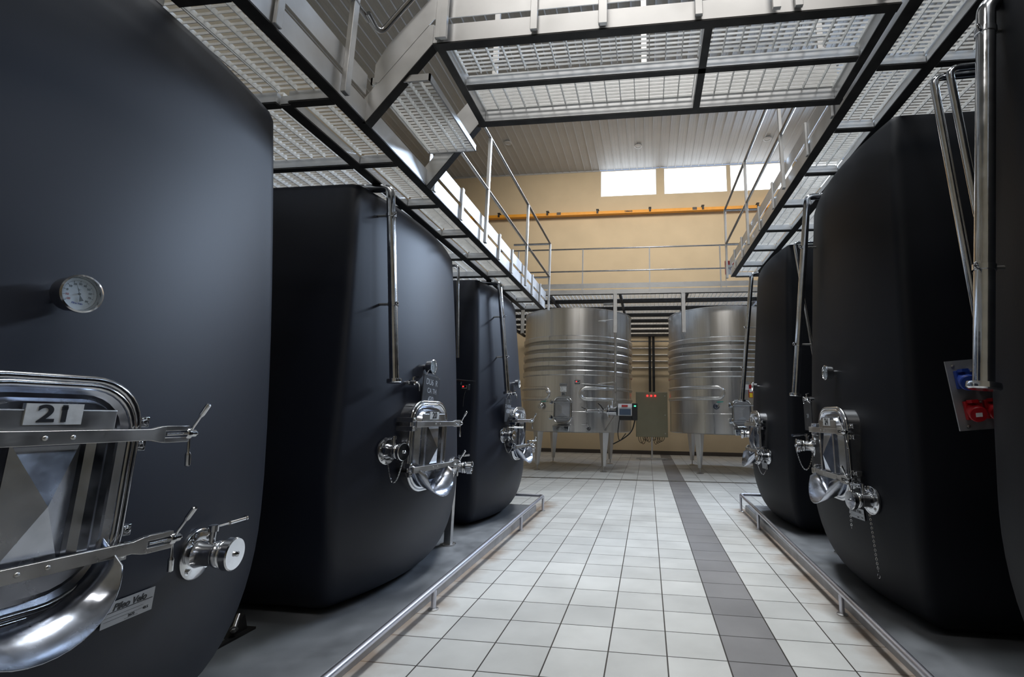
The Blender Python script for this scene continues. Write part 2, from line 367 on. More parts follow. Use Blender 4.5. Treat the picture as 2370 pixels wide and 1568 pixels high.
def valve(root, S, w, z, kind, lever, hang=None):
    """flanged butterfly valve sticking out of the shell"""
    x = S.x(w, z); n = Vector((1, (-.0), 0)); nr = S.nrm(w, z); n = Vector((1, nr.y*.8, 0)).normalized(); o = Vector((x-.008, w, z))
    t = n.cross(Vector((0, 0, 1)))*-1   # to the right seen from the front
    body = MB(); body.lathe([(.05, .02), (.046, .03), (.042, .05), (.042, .085), (.046, .087), (.048, .093), (.046, .099), (.042, .1), (.046, .106), (.049, .112), (.046, .118), (.042, .12), (.042, .13)], o, n, 28)
    v = body.build('drain_valve', 'chrome', root)
    f = MB(); f.lathe([(.088, .006), (.088, .018), (.084, .021), (.05, .022)], o, n, 32)
    for k in range(4):
        a = PI/4+k*PI/2; hexbolt(f, o+n*.02+(t*math.cos(a)+Vector((0, 0, 1))*math.sin(a))*.068, n, .009, .009)
    f.build('flange', 'chrome', v)
    st = MB(); st.tube([o+n*.062+Vector((0, 0, .035)), o+n*.062+Vector((0, 0, .085))], .011, 12)
    st.lathe([(.017, .078), (.017, .1), (.008, .104)], o+n*.062, (0, 0, 1), 16); st.build('stem', 'chrome', v)
    lv = MB(); l0 = o+n*.062+Vector((0, 0, .092)); ld = (t*lever[0]+n*lever[1]+Vector((0, 0, -.02))).normalized()
    lv.tube([l0, l0+ld*.09], .005, 10); lv.tube([l0+ld*.085, l0+ld*.185], .0095, 14); lv.tube([l0+ld*.183, l0+ld*.19], .0115, 14); lv.build('lever', 'chrome', v)
    if kind == 'cap':
        c_ = MB(); c_.lathe([(.054, .125), (.058, .128), (.058, .15), (.054, .154), (0, .155)], o, n, 32); c_.lathe([(.008, .154), (.01, .162), (0, .168)], o, n, 12); c_.build('cap', 'chrome', v)
    else:
        c_ = MB(); c_.lathe([(.046, .13), (.054, .132), (.054, .17), (.05, .172), (.045, .17), (.045, .14), (0, .139)], o, n, 32); c_.build('threaded_end', 'chrome', v)
    if hang == 'loop': chain('chain', sag(o+n*.03+Vector((0, 0, -.085)), o+n*.15+Vector((0, 0, -.055)), .13), v)
    if hang == 'drop':
        p = o+n*.03+Vector((0, 0, -.085)); chain('chain', [p+Vector((0, 0, -.01*i))+t*.0012*i for i in range(34)], v, link=.016)
        q = p+Vector((0, 0, -.34))+t*.04
        MB().tube([q+Vector((0, 0, 0))+t*(.012*math.sin(u))+Vector((0, 0, -.014+.014*math.cos(u))) for u in [i*.55 for i in range(11)]], .0018, 6).build('hook', 'chrome', v)
        p = o+n*.155+Vector((0, 0, -.04)); chain('chain', [p+Vector((0, 0, -.01*i)) for i in range(14)], v, link=.016)
    return v
def manway(root, S, w, zc, num):
    x = S.x(w, zc); nr = S.nrm(w, zc); n = Vector((1, nr.y if S.side < 0 else nr.y*.5, 0)).normalized(); r_ = Vector((0, 0, 1)).cross(n); lb = -.175 if num == '21' else -.155
    T = frame((x, w, zc), r_, (0, 0, 1))   # local: X right seen from the front, Y up, Z out
    W, H = .47, .62
    def ringp(w_, h_, r1, r2, z): return [(p[0], p[1], z) for p in rrect(w_, h_, r1, r2)]
    neck = MB(T); neck.loft([ringp(W+.004, H+.004, .14, .17, -.1), ringp(W+.004, H+.004, .14, .17, .045), ringp(W-.03, H-.03, .13, .16, .045)], False, True)
    mw = neck.build('manway', 'chrome', root)
    rim = MB(T); pts = rrect(W+.0, H+.0, .14, .17, 9)
    rim.tube([(p[0], p[1], .052) for p in pts], .013, 10, closed=True); rim.tube([(p[0]*.93, p[1]*.94, .058) for p in pts], .011, 10, closed=True)
    rim.build('door_rim', 'chrome', mw)
    d = MB(T)
    d.loft([ringp(W-.03, H-.03, .13, .16, .045), ringp(W-.05, H-.05, .12, .15, .062), ringp(W-.085, H-.085, .11, .14, .052), ringp(W-.11, H-.11, .10, .13, .052), ringp(W-.15, H-.13, .09, .12, .088)], False, True)
    # two long vertical pressings and a shallow pyramid
    for sx in (-1, 1):
        d.loft([[(sx*.115-.028, -.20, .087), (sx*.115+.028, -.20, .087), (sx*.115+.028, .15, .087), (sx*.115-.028, .15, .087)], [(sx*.115-.012, -.185, .103), (sx*.115+.012, -.185, .103), (sx*.115+.012, .135, .103), (sx*.115-.012, .135, .103)]], False, True)
    d._add([(-.075, -.19, .089), (.075, -.19, .089), (.075, .14, .089), (-.075, .14, .089), (0, -.02, .135)], [(0, 1, 4), (1, 2, 4), (2, 3, 4), (3, 0, 4)])
    d.build('door_panel', 'door', mw, ang=25)
    stp = MB(T); stp.box(-.15, .16, .086, .15, .225, .092); stp.build('label_strip', 'satin', mw, smooth=False, bevel=.003)
    st = MB(T); st.box(-.062, .185, .0925, .062, .24, .0945); s_ = st.build('number_sticker', 'paper', mw, smooth=False); s_['label'] = 'white sticker with black number %s' % num
    nb = text(num, .062, T @ Matrix.Translation((0, .212, .0955)) @ Matrix.Diagonal((1.25 if num == '21' else 1, 1, 1, 1)), 'ink', s_, 'number', bold=.0014)
    if num == '21':
        fl = MB(T @ Matrix.Translation((0, .212, .0955))); fl.prism([(.012, .021, -.0006), (.026, .021, -.0006), (.026, .013, -.0006), (.012, .011, -.0006)], (0, 0, .0012)); fl.build('number', 'ink', s_, smooth=False)
    for k, yb in enumerate((.152, lb)):
        b = MB(T); dx = .30
        b.loft([[(-.27, yb-.02, .112), (-.27, yb+.02, .112), (-.27, yb+.02, .126), (-.27, yb-.02, .126)],
                [(dx-.07, yb-.017, .112), (dx-.07, yb+.017, .112), (dx-.07, yb+.017, .128), (dx-.07, yb-.017, .128)],
                [(dx-.045, yb-.024, .112), (dx-.045, yb+.024, .112), (dx-.045, yb+.024, .13), (dx-.045, yb-.024, .13)],
                [(dx-.03, yb-.026, .112), (dx-.03, yb+.026, .112), (dx-.03, yb+.026, .13), (dx-.03, yb-.026, .13)]])
        b.loft([[(-.27, yb-.02, .1), (-.27, yb-.015, .1), (-.27, yb-.015, .126), (-.27, yb-.02, .126)], [(dx-.06, yb-.017, .1), (dx-.06, yb-.012, .1), (dx-.06, yb-.012, .128), (dx-.06, yb-.017, .128)]])
        for e in (-1, 1): b.box(dx-.032, yb+e*.018-.008, .112, dx+.045, yb+e*.018+.008, .13)
        for xx in (-.03, .03): b.lathe([(.007, 0), (.006, .003), (0, .005)], (xx, yb, .126), (0, 0, 1), 10)
        cb = b.build('clamp_bar', 'satin', mw, bevel=.003)
        for e in (-1, 1):
            hb = MB(T); hb.box(-.285, yb+e*.03-.016, -.03, -.245, yb+e*.03+.016, .1); hexbolt(hb, (-.265, yb+e*.03, .1), (0, 0, 1), .008)
            hb.build('hinge_lug', 'chrome', mw, bevel=.002)
        for e in (-1, 1):
            lg = MB(T); lg.box(.235, yb+e*.036-.016, .0, .285, yb+e*.036+.016, .035); hexbolt(lg, (.268, yb+e*.036, .035), (0, 0, 1), .009, .01)
            lg.build('bolt_lug', 'chrome', mw, bevel=.002)
        wn = MB(T); c0 = Vector((dx+.03, yb, .12))
        wn.tube([(.262, yb, .03), (.28, yb, .1), (dx-.02, yb, .12), (dx+.08, yb, .12)], .0055, 10)
        wn.lathe([(.016, 0), (.019, .004), (.019, .014), (.013, .02), (.013, .034), (.01, .037)], c0+Vector((.006, 0, 0)), (1, 0, 0), 16)
        wa = .55 if k == 0 else .62
        for a in (wa, wa+PI*.86):
            dd = Vector((.18, math.cos(a), math.sin(a)*.7)).normalized(); h0 = c0+Vector((.022, 0, 0))
            wn.tube([h0, h0+dd*.06, h0+dd*.064, h0+dd*.07, h0+dd*.105, h0+dd*.108], .005, 10, rs=[.0042, .0045, .007, .0085, .0085, .006])
        wn.build('wing_nut', 'chrome', mw)
    # spout under the door
    ch = MB(T); prof = []
    for side_off in (0, .004):
        pass
    n_ = 20; rings = []
    for tt, wd, zz, dp in ((0, .40, -.20, .0), (.5, .40, -.235, .08), (1, .36, -.265, .19)):
        ring = []
        for j in range(n_+1):
            a = PI*j/n_; ring.append((-wd/2*math.cos(a), zz+(0 if num == '21' else .02)-.125*math.sin(a)*(1-.12*tt)+.055*(1-tt)+(.06*(1-math.sin(a)) if tt < 1 else .06*(1-math.sin(a))), dp-.02+.05*math.sin(a)*tt))
        rings.append(ring)
    ch.loft(rings, False, False, closed=False)
    so = ch.build('spout', 'door', mw, ang=60)
    sm = so.modifiers.new('solid', 'SOLIDIFY'); sm.thickness = .004
    return mw
def thermo(root, S, w, z, detail=False):
    x = S.x(w, z); nr = S.nrm(w, z); n = Vector((1, nr.y, 0)).normalized(); r_ = Vector((0, 0, 1)).cross(n); T = frame((x, w, z), r_, (0, 0, 1))
    b = MB(T); b.lathe([(.02, -.03), (.02, .03), (.046, .032), (.05, .036), (.052, .07), (.056, .074), (.056, .082), (.051, .084), (.049, .078), (.048, .066), (0, .065)], n=40)
    t = b.build('thermometer', 'chrome', root)
    d = MB(T); d.lathe([(.047, .0655), (.047, .067), (0, .067)], n=36); dl = d.build('dial', 'dial', t)
    nd = MB(T); a = math.radians(112); c_, s_ = math.cos(a), math.sin(a)
    nd._add([(c_*.034, s_*.034, .071), (c_*-.004-s_*.0014, s_*-.004+c_*.0014, .071), (c_*-.004+s_*.0014, s_*-.004-c_*.0014, .071)], [(0, 1, 2)])
    nd._add([(-c_*.002, -s_*.002, .071), (-c_*.022-s_*.006, -s_*.022+c_*.006, .071), (-c_*.022+s_*.006, -s_*.022-c_*.006, .071)], [(0, 1, 2)])
    nd.lathe([(.003, .069), (.003, .073), (0, .074)], n=12)
    nd.build('needle', 'ink', t, smooth=False)
    if detail:
        tk = MB(T)
        for i in range(51):
            an = math.radians(218-i*256/50); r0, r1 = (.035, .040) if i % 5 == 0 else (.038, .040)
            wd = .0005 if i % 5 == 0 else .00025
            tk.bar((math.cos(an)*r0, math.sin(an)*r0, .0675), (math.cos(an)*r1, math.sin(an)*r1, .0675), wd*2, .0006)
        tk.build('scale_marks', 'ink', t, smooth=False)
        for i, s in enumerate(('-20', '-10', '0', '10', '20', '30', '40', '50', '60', '70', '80')):
            an = math.radians(218-i*25.6)
            text(s, .0085, T @ Matrix.Translation((math.cos(an)*.0295, math.sin(an)*.0295, .0675)), 'inkr' if i < 2 else 'ink', t, ext=.0003, bold=.0001)
        text('°C', .008, T @ Matrix.Translation((0, .012, .0675)), 'ink', t, ext=.0003)
        text('Pileo Velo', .0068, T @ Matrix.Translation((.001, -.028, .0675)), 'inkb', t, ext=.0003, bold=.0002)
    g = MB(T); g.lathe([(.0485, .077), (0, .077)], n=32); g.build('glass', 'glass', t)
    return t
def tap(root, S, w, z):
    x = S.x(w, z); p = Vector((x-.01, w, z)); b = MB()
    b.tube([p, p+Vector((.06, 0, 0))], .011, 12); b.lathe([(.02, .03), (.02, .045)], p, (1, 0, 0), 6); b.lathe([(.016, .055), (.018, .06), (.018, .085), (.012, .09)], p, (1, 0, 0), 16)
    b.tube(bend([p+Vector((.08, 0, 0)), p+Vector((.085, .04, .004)), p+Vector((.085, .075, -.01)), p+Vector((.085, .082, -.055))], .03), .0095, 12)
    t = b.build('sample_tap', 'chrome', root)
    l = MB(); l.tube([p+Vector((.07, 0, .01)), p+Vector((.07, 0, .04))], .007, 10); l.bar(p+Vector((.07, -.008, .042)), p+Vector((.07, .08, .046)), .012, .005); l.build('tap_lever', 'chrome', t, smooth=False)
    return t
def make_tank(num, side, yc, label, door_w, th_w, th_z, vl=None, vr=None, tap_w=None, plate=None, detail=False):
    S = TankShape(side)
    root = thing('wine_tank', label, 'tank', (side*S.ref, yc, 0), 0 if side < 0 else PI)
    mb = MB(); zs = [.10, .11, .13, .16, .2, .25, .3, .36, .43, .5, .58, .66, .75, .84, .92, 1.0]+[1.0+(S.zt-.05-1.0)*i/8 for i in range(1, 9)]
    rings = [S.ring(z) for z in zs]+[S.ring(S.zt-.012, .012), S.ring(S.zt, .05)]
    mb.loft(rings, True, True); mb.build('shell', 'coat' if side < 0 else 'coat_r', root, ang=50)
    lp = {'21': [], '20': [(-.24, .96)], '19': [(-.4, .9)], '24': [(-.4, -1.1)], '23': [(-.4, -1.1)], '25': []}[num]
    for lx, lw in lp:
        if lx > 0: continue
        l = MB(); l.box(lx-.032, lw-.032, .094, lx+.032, lw+.032, .75); l.lathe([(.075, .086), (.075, .095)], (lx, lw, 0), n=20)
        for k in range(3): hexbolt(l, (lx+.055*math.cos(k*2.1), lw+.055*math.sin(k*2.1), .095), (0, 0, 1), .007)
        l.build('leg', 'satin', root)
    if door_w is not None: manway(root, S, door_w, 1.085, num)
    if th_w is not None: thermo(root, S, th_w, th_z, detail)
    if vl: valve(root, S, vl[0], vl[1], 'cap', vl[2], vl[3])
    if vr: valve(root, S, vr[0], vr[1], vr[4] if len(vr) > 4 else 'cap', vr[2], vr[3])
    if tap_w: tap(root, S, *tap_w)
    if plate:
        w_, z_ = plate; nr = S.nrm(w_, z_); r_ = Vector((0, 0, 1)).cross(Vector((1, nr.y, 0)).normalized()); up = nr.cross(r_)
        T = frame(Vector((S.x(w_, z_), w_, z_))+nr*.004, r_, up)
        p = MB(T); p.box(-.085, -.035, -.001, .085, .035, .001); po = p.build('name_plate', 'plate', root, smooth=False)
        if detail or num == '24':
            text('Pileo Velo', .027, T @ Matrix.Translation((-.0, .016, .0015)), 'ink', po, bold=.0006, shear=.3)
            k = MB(T); k.box(-.08, .0035, .001, .08, .0055, .0018); k.box(-.078, -.008, .001, .05, -.0075, .0015); k.box(-.078, -.018, .001, .06, -.0175, .0015); k.box(-.01, -.03, .001, .035, -.0295, .0015); k.build('engraved_lines', 'ink', po, smooth=False)
            text('2672', .011, T @ Matrix.Translation((.012, -.024, .0015)), 'ink', po); text('42.5', .011, T @ Matrix.Translation((.06, -.02, .0015)), 'ink', po)
    return root, S
T21, S21 = make_tank('21', -1, -1.75, 'nearest left blue-black coated tank with number 21 on its steel hatch', -.19, -.13, 1.645, None, (.41, .79, (1, .0), None), None, (.15, .70), True)
T20, S20 = make_tank('20', -1, .75, 'middle left blue-black coated tank with number 20 on its hatch and a slate above it', -.26, -.17, 1.67, (-.62, 1.06, (-1, .5), 'loop'), (.38, .86, (1, .2), None, 'open'), (-.43, 1.53), None)
T19, S19 = make_tank('19', -1, 3.25, 'farthest left blue-black coated tank, number 19, before the steel tanks', -.16, -.05, 1.71, (-.49, 1.07, (.6, .8), 'loop'), (.42, .87, (.8, .5), 'loop'), (-.24, 1.57), None)
T24, S24 = make_tank('24', 1, 1.02, 'big right black coated tank with number 24 on its hatch and a long loose chain', .24, .12, 1.665, (-.46, 1.09, (.7, .7), 'loop'), (.57, .81, (-1, .1), 'drop'), (-.55, 1.49), (.40, .70))
T23, S23 = make_tank('23', 1, 3.6, 'farthest right black coated tank, number 23, behind the one with the long chain', .19, .04, 1.713, (-.46, 1.1, (.7, .7), None), (.48, .875, (-1, .2), 'loop'), None, (.36, .76))
T25, S25 = make_tank('25', 1, -1.49, 'black coated tank cut by the right edge of the picture, behind the thick steel pipe', None, None, 0)
# ------------------------------------------------------------------ downpipes of the black row
def wpt(side, S, yc, x, w, z):
    return Vector((-S.ref+x, yc+w, z)) if side < 0 else Vector((S.ref-x, yc-w, z))
def downpipe(label, side, S, yc, w, z0, z1, r, off, clamps, lean=0):
    P = lambda z: wpt(side, S, yc, S.x(w, z)+off+lean*(z1-z), w, z)
    base = P(z0); root = thing('downpipe', label, 'pipe', base, 0, 'steel downpipes on the black tanks')
    inward = Vector((-1 if side < 0 else 1, 0, 0))
    top = P(z1); b = MB(); pts = bend([P(z0)-base, top-base, top-base+inward*.32+Vector((0, 0, .01))], r*1.6); b.tube(pts, r, 22); b.build('pipe', 'chrome', root)
    if True:
        d = (top-base).normalized()
        MB().lathe([(r, .012), (r*1.55, .01), (r*1.6, 0), (r*1.6, -.012), (r*1.4, -.018), (0, -.018)], (0, 0, 0), d, 26).build('bottom_cap', 'chrome', root)
    for zc in clamps:
        c_ = P(zc)-base; d = (top-base).normalized(); m_ = MB(); m_.lathe([(r+.001, -.014), (r+.005, -.012), (r+.005, .012), (r+.001, .014)], c_, d, 24)
        ed = (Vector((-inward.x*.8, -.6, 0))).normalized(); m_.bar(c_+ed*r, c_+ed*(r+.022), .012, .02)
        ey = c_+ed*(r+.03); pe = ed.cross(Vector((0, 0, 1))); m_.tube([ey+ed*.012*math.cos(u)+Vector((0, 0, .012))*math.sin(u) for u in [i*PI/5 for i in range(10)]], .004, 8, closed=True)
        ob = m_.build('clamp', 'chrome', root)
        MB().tube([c_+inward*r, c_+inward*(off+.02)], .009, 10).build('stand_off', 'satin', ob)
    return root
downpipe('polished steel downpipe on the left tank numbered 20, above its tap', -1, S20, .75, -.67, 1.53, 2.934, .031, .10, (2.72, 2.06))
downpipe('polished steel downpipe on the farthest left tank, ending above a hanging slate', -1, S19, 3.25, -.52, 1.575, 2.934, .031, .10, (2.5, 2.0))
downpipe('long polished steel downpipe at the far side of the right tank numbered 24', 1, S24, 1.02, -.56, 1.53, 3.402, .031, .09, (2.9, 1.98), .035)
downpipe('slim steel downpipe before the right steel tank, on the farthest right black tank', 1, S23, 3.6, -.6, 1.56, 3.402, .031, .09, (2.6, 2.02), .035)
downpipe('thick shiny steel downpipe in the right foreground with an eye clamp', 1, S25, -1.49, -.58, 1.46, 3.2, .037, .055, (3.05, 1.945), .045)
# slim pipes between tanks
def pipe(label, pts, r, m='chrome', bendr=.05, name='pipe', cat='pipe', group=None):
    b = Vector(pts[0]); o = MB().tube(bend([Vector(p)-b for p in pts], bendr), r, 14).build(name, m); o.location = b
    return tag(o, label, cat, group)
pipe('left one of the two slanting slim pipes behind the thick downpipe', [(1.475, -.55, 1.62), (1.405, -.55, 3.09), (2.6, -.55, 3.12)], .019, name='slim_pipe', group='slanting slim pipes')
pipe('right one of the two slanting slim pipes behind the thick downpipe', [(1.53, -.60, 1.7), (1.455, -.60, 3.10), (2.6, -.60, 3.14)], .019, name='slim_pipe', group='slanting slim pipes')
pipe('thin vertical pipe in the gap between the left tanks numbered 20 and 19', [(-2.1, 1.95, 1.9), (-2.16, 1.95, 2.93), (-2.9, 1.95, 2.93)], .014, name='slim_pipe')
pipe('thin slanting pipe in the gap behind the right tank numbered 24 and its long downpipe', [(1.80, 2.3, .09), (1.50, 2.3, 3.2), (2.2, 2.3, 3.2)], .014, name='slim_pipe')
# slates
def slate(label, side, S, yc, w, z, wd, ht, lean, lines, up, off=.06):
    c0 = wpt(side, S, yc, S.x(w, z)+off, w, z); nrm = Vector((1 if side < 0 else -1, 0, 0)); r_ = Vector((0, 0, 1)).cross(nrm)
    T = frame((0, 0, 0), r_+Vector((0, 0, lean)), Vector((0, 0, 1))-r_*lean)
    root = thing('slate_board', label, 'slate', c0)
    MB(T).box(-wd/2, -ht/2, -.004, wd/2, ht/2, .004).build('board', 'board', root, smooth=False, bevel=.002)
    for i, (s, sz, xx, yy) in enumerate(lines): text(s, sz, T @ Matrix.Translation((xx, yy, .0045)), 'chalk', root, 'chalk_writing', ext=.0003)
    a = T @ Vector((-wd/2+.02, ht/2-.01, .006)); b_ = T @ Vector((wd/2-.02, ht/2-.01, .006)); u = Vector(up)
    chain('hanging_chain', [a.lerp(u, i/8) for i in range(9)], root); chain('hanging_chain', [b_.lerp(u, i/8) for i in range(9)], root)
    return root
slate('slate with chalk writing hanging under the gauge of the left tank numbered 20', -1, S20, .75, -.20, 1.48, .29, .235, -.06, [('DU6  R', .065, 0, .065), ('CA TH', .055, .01, 0), ('430', .065, .0, -.065)], (-.02, 0, .17))
slate('slate reading 4350L hanging from the tap of the farthest left tank', -1, S19, 3.25, -.46, 1.36, .25, .27, -.02, [('5', .05, .04, .11), ('22 1465 BN', .05, 0, .05), ('4350L', .065, 0, -.01)], (-.02, .12, .21))
slate('dark slate seen edge-on hanging from the tap of the right tank numbered 24', 1, S24, 1.02, -.42, 1.34, .2, .24, 0, [('24', .05, 0, 0)], (.0, .12, .17))
# controllers
def controller(label, loc, rz, s=1):
    root = thing('temperature_display', label, 'display', loc, rz)
    MB().box(-.05*s, -.02, -.035*s, .05*s, .02, .035*s).build('housing', 'black', root, smooth=False, bevel=.004)
    MB().box(-.04*s, -.023, -.022*s, .04*s, -.0205, .024*s).build('bezel', 'greyp', root, smooth=False)
    MB().box(-.032*s, -.0245, -.008*s, .032*s, -.0225, .018*s).build('screen', 'ink', root, smooth=False)
    MB().box(-.026*s, -.0265, -.001*s, -.006*s, -.0245, .012*s).build('digits', 'glowred', root, smooth=False)
    return root
c_ = controller('black control box with a red light in the gap after the left tank numbered 20', (-1.99, 1.94, 1.59), -.35, .85)
MB().box(-.12, -.26, .062, .08, .06, .066).box(-.12, .04, .03, -.11, .06, .066).build('bracket_shelf', 'dark', c_, smooth=False)
MB().tube(bend([(-.0, .0, -.03), (-.03, .01, -.1), (-.05, .03, -.2)], .05), .004, 8).build('cable', 'rubber', c_)
c_ = controller('small black control box with a red light between the right black tanks', (1.50, 2.2, 1.50), .3, .7)
MB().box(-.02, -.3, .03, .05, .02, .036).build('bracket_shelf', 'dark', c_, smooth=False)
# ------------------------------------------------------------------ walkways
def grating(parent, x0, x1, y0, y1, zt, h=.03, T=None, pitch=.0335, cross=.1):
    g = MB(T); n = int((y1-y0)/pitch)
    for i in range(n+1):
        y = y0+(y1-y0)*i/n; g.box(x0, y-.0015, zt-h*.47, x1, y+.0015, zt)
    n = max(2, round((x1-x0)/cross))
    for i in range(n+1):
        x = x0+(x1-x0)*i/n; g.box(x-.0025, y0, zt-h, x+.0025, y1, zt-.0005)
    return g.build('grating_panel', 'grate', parent, smooth=False)
def beam(parent, p0, p1, h, wd, T=None, name='beam', m='galv'):
    """channel beam: bright web, bottom strip coloured dark as its shaded underside. p at bottom centre"""
    p0 = Vector(p0); p1 = Vector(p1); b = MB(T)
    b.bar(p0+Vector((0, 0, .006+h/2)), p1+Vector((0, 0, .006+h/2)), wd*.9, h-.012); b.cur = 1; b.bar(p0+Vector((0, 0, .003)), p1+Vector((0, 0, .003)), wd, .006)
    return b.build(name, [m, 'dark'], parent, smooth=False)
YS = [-3.6, -2.94, -2.25, -1.56, -.87, -.18, .51, 1.2, 1.89, 2.58, 3.27, 3.96, 4.5]
def walkway(side, label, xi, xm, xo, z):
    root = thing('walkway', label, 'walkway', (0, 0, z)); H = .13; s = side
    rt = Matrix.Rotation(0 if s < 0 else .014, 4, 'Z')
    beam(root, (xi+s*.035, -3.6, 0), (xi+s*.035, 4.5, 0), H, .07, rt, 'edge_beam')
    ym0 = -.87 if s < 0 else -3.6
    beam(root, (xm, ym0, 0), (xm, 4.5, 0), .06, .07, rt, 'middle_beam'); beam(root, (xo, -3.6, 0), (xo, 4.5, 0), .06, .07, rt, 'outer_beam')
    a, b = sorted((xi+s*.075, xm-s*.035)); c, d = sorted((xm+s*.04, xo-s*.035))
    for y in YS:
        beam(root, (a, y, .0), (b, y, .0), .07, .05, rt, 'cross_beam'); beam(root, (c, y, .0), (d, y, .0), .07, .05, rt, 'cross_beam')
    for y0, y1 in zip(YS, YS[1:]):
        grating(root, a-(.062 if s < 0 and y1 < -.8 else 0), b, y0+.02, y1-.02, .10, T=rt); grating(root, c, d, y0+.02, y1-.02, .10, T=rt)
    segs = [(-3.6, -.70), (.16, 4.5)] if s < 0 else [(-3.6, -.72), (.24, 4.5)]
    for y0, y1 in segs:
        t = MB(rt); t.box(xi-.003, y0, .16, xi+.003, y1, .285); t.build('toe_board', 'galv', root, smooth=False)
    sp = [-2.6, -1.39, .25, .81, 1.93, 2.45, 3.53, 4.03] if s < 0 else [-2.4, -1.2, .33, .87, 1.94, 2.55, 3.56, 4.08]
    for y in sp:
        p = MB(rt); x0, x1 = sorted((xi-s*.003, xi-s*.022)); p.box(x0, y-.02, .005, x1, y+.02, .30); p.build('toe_board_post', 'galv', root, smooth=False, bevel=.003)
    return root, rt
def guard(label, side, xi, z, ys, yend, zt=1.1, ret=None, rt=None, start=None):
    s = side; root = thing('guard_rail', label, 'railing', (0, 0, z), 0, 'walkway railings'); xp = xi-s*.024
    for y in ys: MB(rt).box(min(xp, xp-s*.03), y-.022, 0, max(xp, xp-s*.03), y+.022, zt).build('post', 'galv', root, smooth=False, bevel=.003)
    xr = xp-s*.015
    for k, zz in enumerate((zt+.01, .56)):
        if start is None: pts = [(xr, ys[0]-.1, zz), (xr, yend, zz)]
        else: pts = [(xr, start, zz), (xr, yend, zz)]
        if ret: pts.append((xr+s*ret, yend, zz))
        MB(rt).tube(bend(pts, .03), .017, 12).build('handrail' if k == 0 else 'mid_rail', 'rail', root)
    return root
WL, rtl = walkway(-1, 'left steel grating walkway over the left row of black tanks', -1.705, -2.06, -3.1, 2.97)
WR, rtr = walkway(1, 'right steel grating walkway over the right row of black tanks', 1.255, 1.63, 2.9, 3.45)
guard('steel guard railing on the far half of the left walkway', -1, -1.705, 2.97, [1.38, 3.02, 4.56], 4.58, 1.12, .62, rtl, .28)
r_ = guard('short near piece of railing on the left walkway beside the raised stair', -1, -1.705, 2.97, [-2.5, -.93], -.8, 1.12, None, rtl, -3.5)
MB().tube(bend([(-1.64, -.85, .56), (-1.64, -.72, .53), (-1.28, -.72, .98)], .06), .017, 12).build('stair_rail', 'rail', r_)
guard('steel guard railing on the far half of the right walkway', 1, 1.255, 3.45, [1.46, 3.02, 4.56], 4.58, 1.12, .62, rtr, .3)
# ------------------------------------------------------------------ bridge
BZ = 3.45
br = thing('footbridge', 'steel grating footbridge crossing overhead between the two walkways', 'bridge', (0, 0, BZ))
Y0, Y1 = -.67, .19; XA, XB = -1.33, 1.235
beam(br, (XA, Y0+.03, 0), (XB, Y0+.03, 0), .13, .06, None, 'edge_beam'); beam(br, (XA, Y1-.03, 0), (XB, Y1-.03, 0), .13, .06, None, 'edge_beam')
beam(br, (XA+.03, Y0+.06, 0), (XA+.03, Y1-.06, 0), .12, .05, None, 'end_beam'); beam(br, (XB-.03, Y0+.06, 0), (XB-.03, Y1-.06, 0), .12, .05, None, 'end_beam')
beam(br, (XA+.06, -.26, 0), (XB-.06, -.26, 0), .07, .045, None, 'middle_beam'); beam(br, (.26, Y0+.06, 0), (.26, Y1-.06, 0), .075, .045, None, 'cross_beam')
for xa, xb in ((XA+.06, .235), (.285, XB-.06)):
    for ya, yb in ((Y0+.065, -.285), (-.235, Y1-.065)): grating(br, xa, xb, ya, yb, .115, cross=.098, pitch=.034)
for y in (Y0-.003, Y1+.003): MB().box(XA, y-.003, .165, XB, y+.003, .33).build('toe_board', 'galv', br, smooth=False)
for x in (-1.29, -.72, -.33, .2, .72): MB().box(x-.02, Y0-.028, .02, x+.02, Y0-.006, .34).build('toe_board_post', 'galv', br, smooth=False, bevel=.002)
for nm, y, xs_, off in (('near', Y0-.02, (-.33, .9), -.02), ('far', Y1+.01, (), .02)):
    g = thing('guard_rail', 'steel railing along the %s side of the overhead footbridge' % nm, 'railing', (0, y, BZ), 0, 'footbridge railings')
    for x in (-1.25, -.32, .6, 1.15) if nm == 'near' else (-1.25, -.1, 1.15):
        MB().box(x-.02, off-.012, .34 if nm == 'far' else .0, x+.02, off+.012, 1.12).build('post', 'galv', g, smooth=False)
    for zz in (.56, 1.13): MB().tube([(-1.3, off, zz), (1.2, off, zz)], .017, 12).build('handrail' if zz > 1 else 'mid_rail', 'rail', g)
# stair between left walkway and bridge
st = thing('raised_stair', 'short steel stair rising from the left walkway to the footbridge', 'stair', (-1.705, 0, 2.97))
for k, y in enumerate((Y0, Y1)):
    b = MB(); yy = y-.004 if k == 0 else y-.05
    poly = [(0, yy, .0), (.375, yy, .48), (.375, yy, .61), (.33, yy, .61), (-.02, yy, .155), (-.02, yy, .0)]
    b.prism(poly, (0, .012, 0)); b.cur = 1
    dirv = Vector((.375, 0, .48)).normalized(); b.bar(Vector((0, yy+.03, -.003)), Vector((.375, yy+.03, .477)), .06, .006, (-dirv.z, 0, dirv.x))  # dark strip colours in the shade under the stringer
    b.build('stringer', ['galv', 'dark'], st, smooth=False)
    t = MB(); t.prism([(.03, y-.006, .26), (.03, y-.006, .37), (.1, y-.006, .50), (.375, y-.006, .83), (.375, y-.006, .645), (.06, y-.006, .25)], (0, .005, 0)); t.build('stair_toe_board', 'galv', st, smooth=False)
tr = MB(); X0_, X1_ = .0, .37
tb = grating(st, X0_+.01, X1_-.01, Y0+.02, Y1-.06, .295, h=.03, cross=.075)
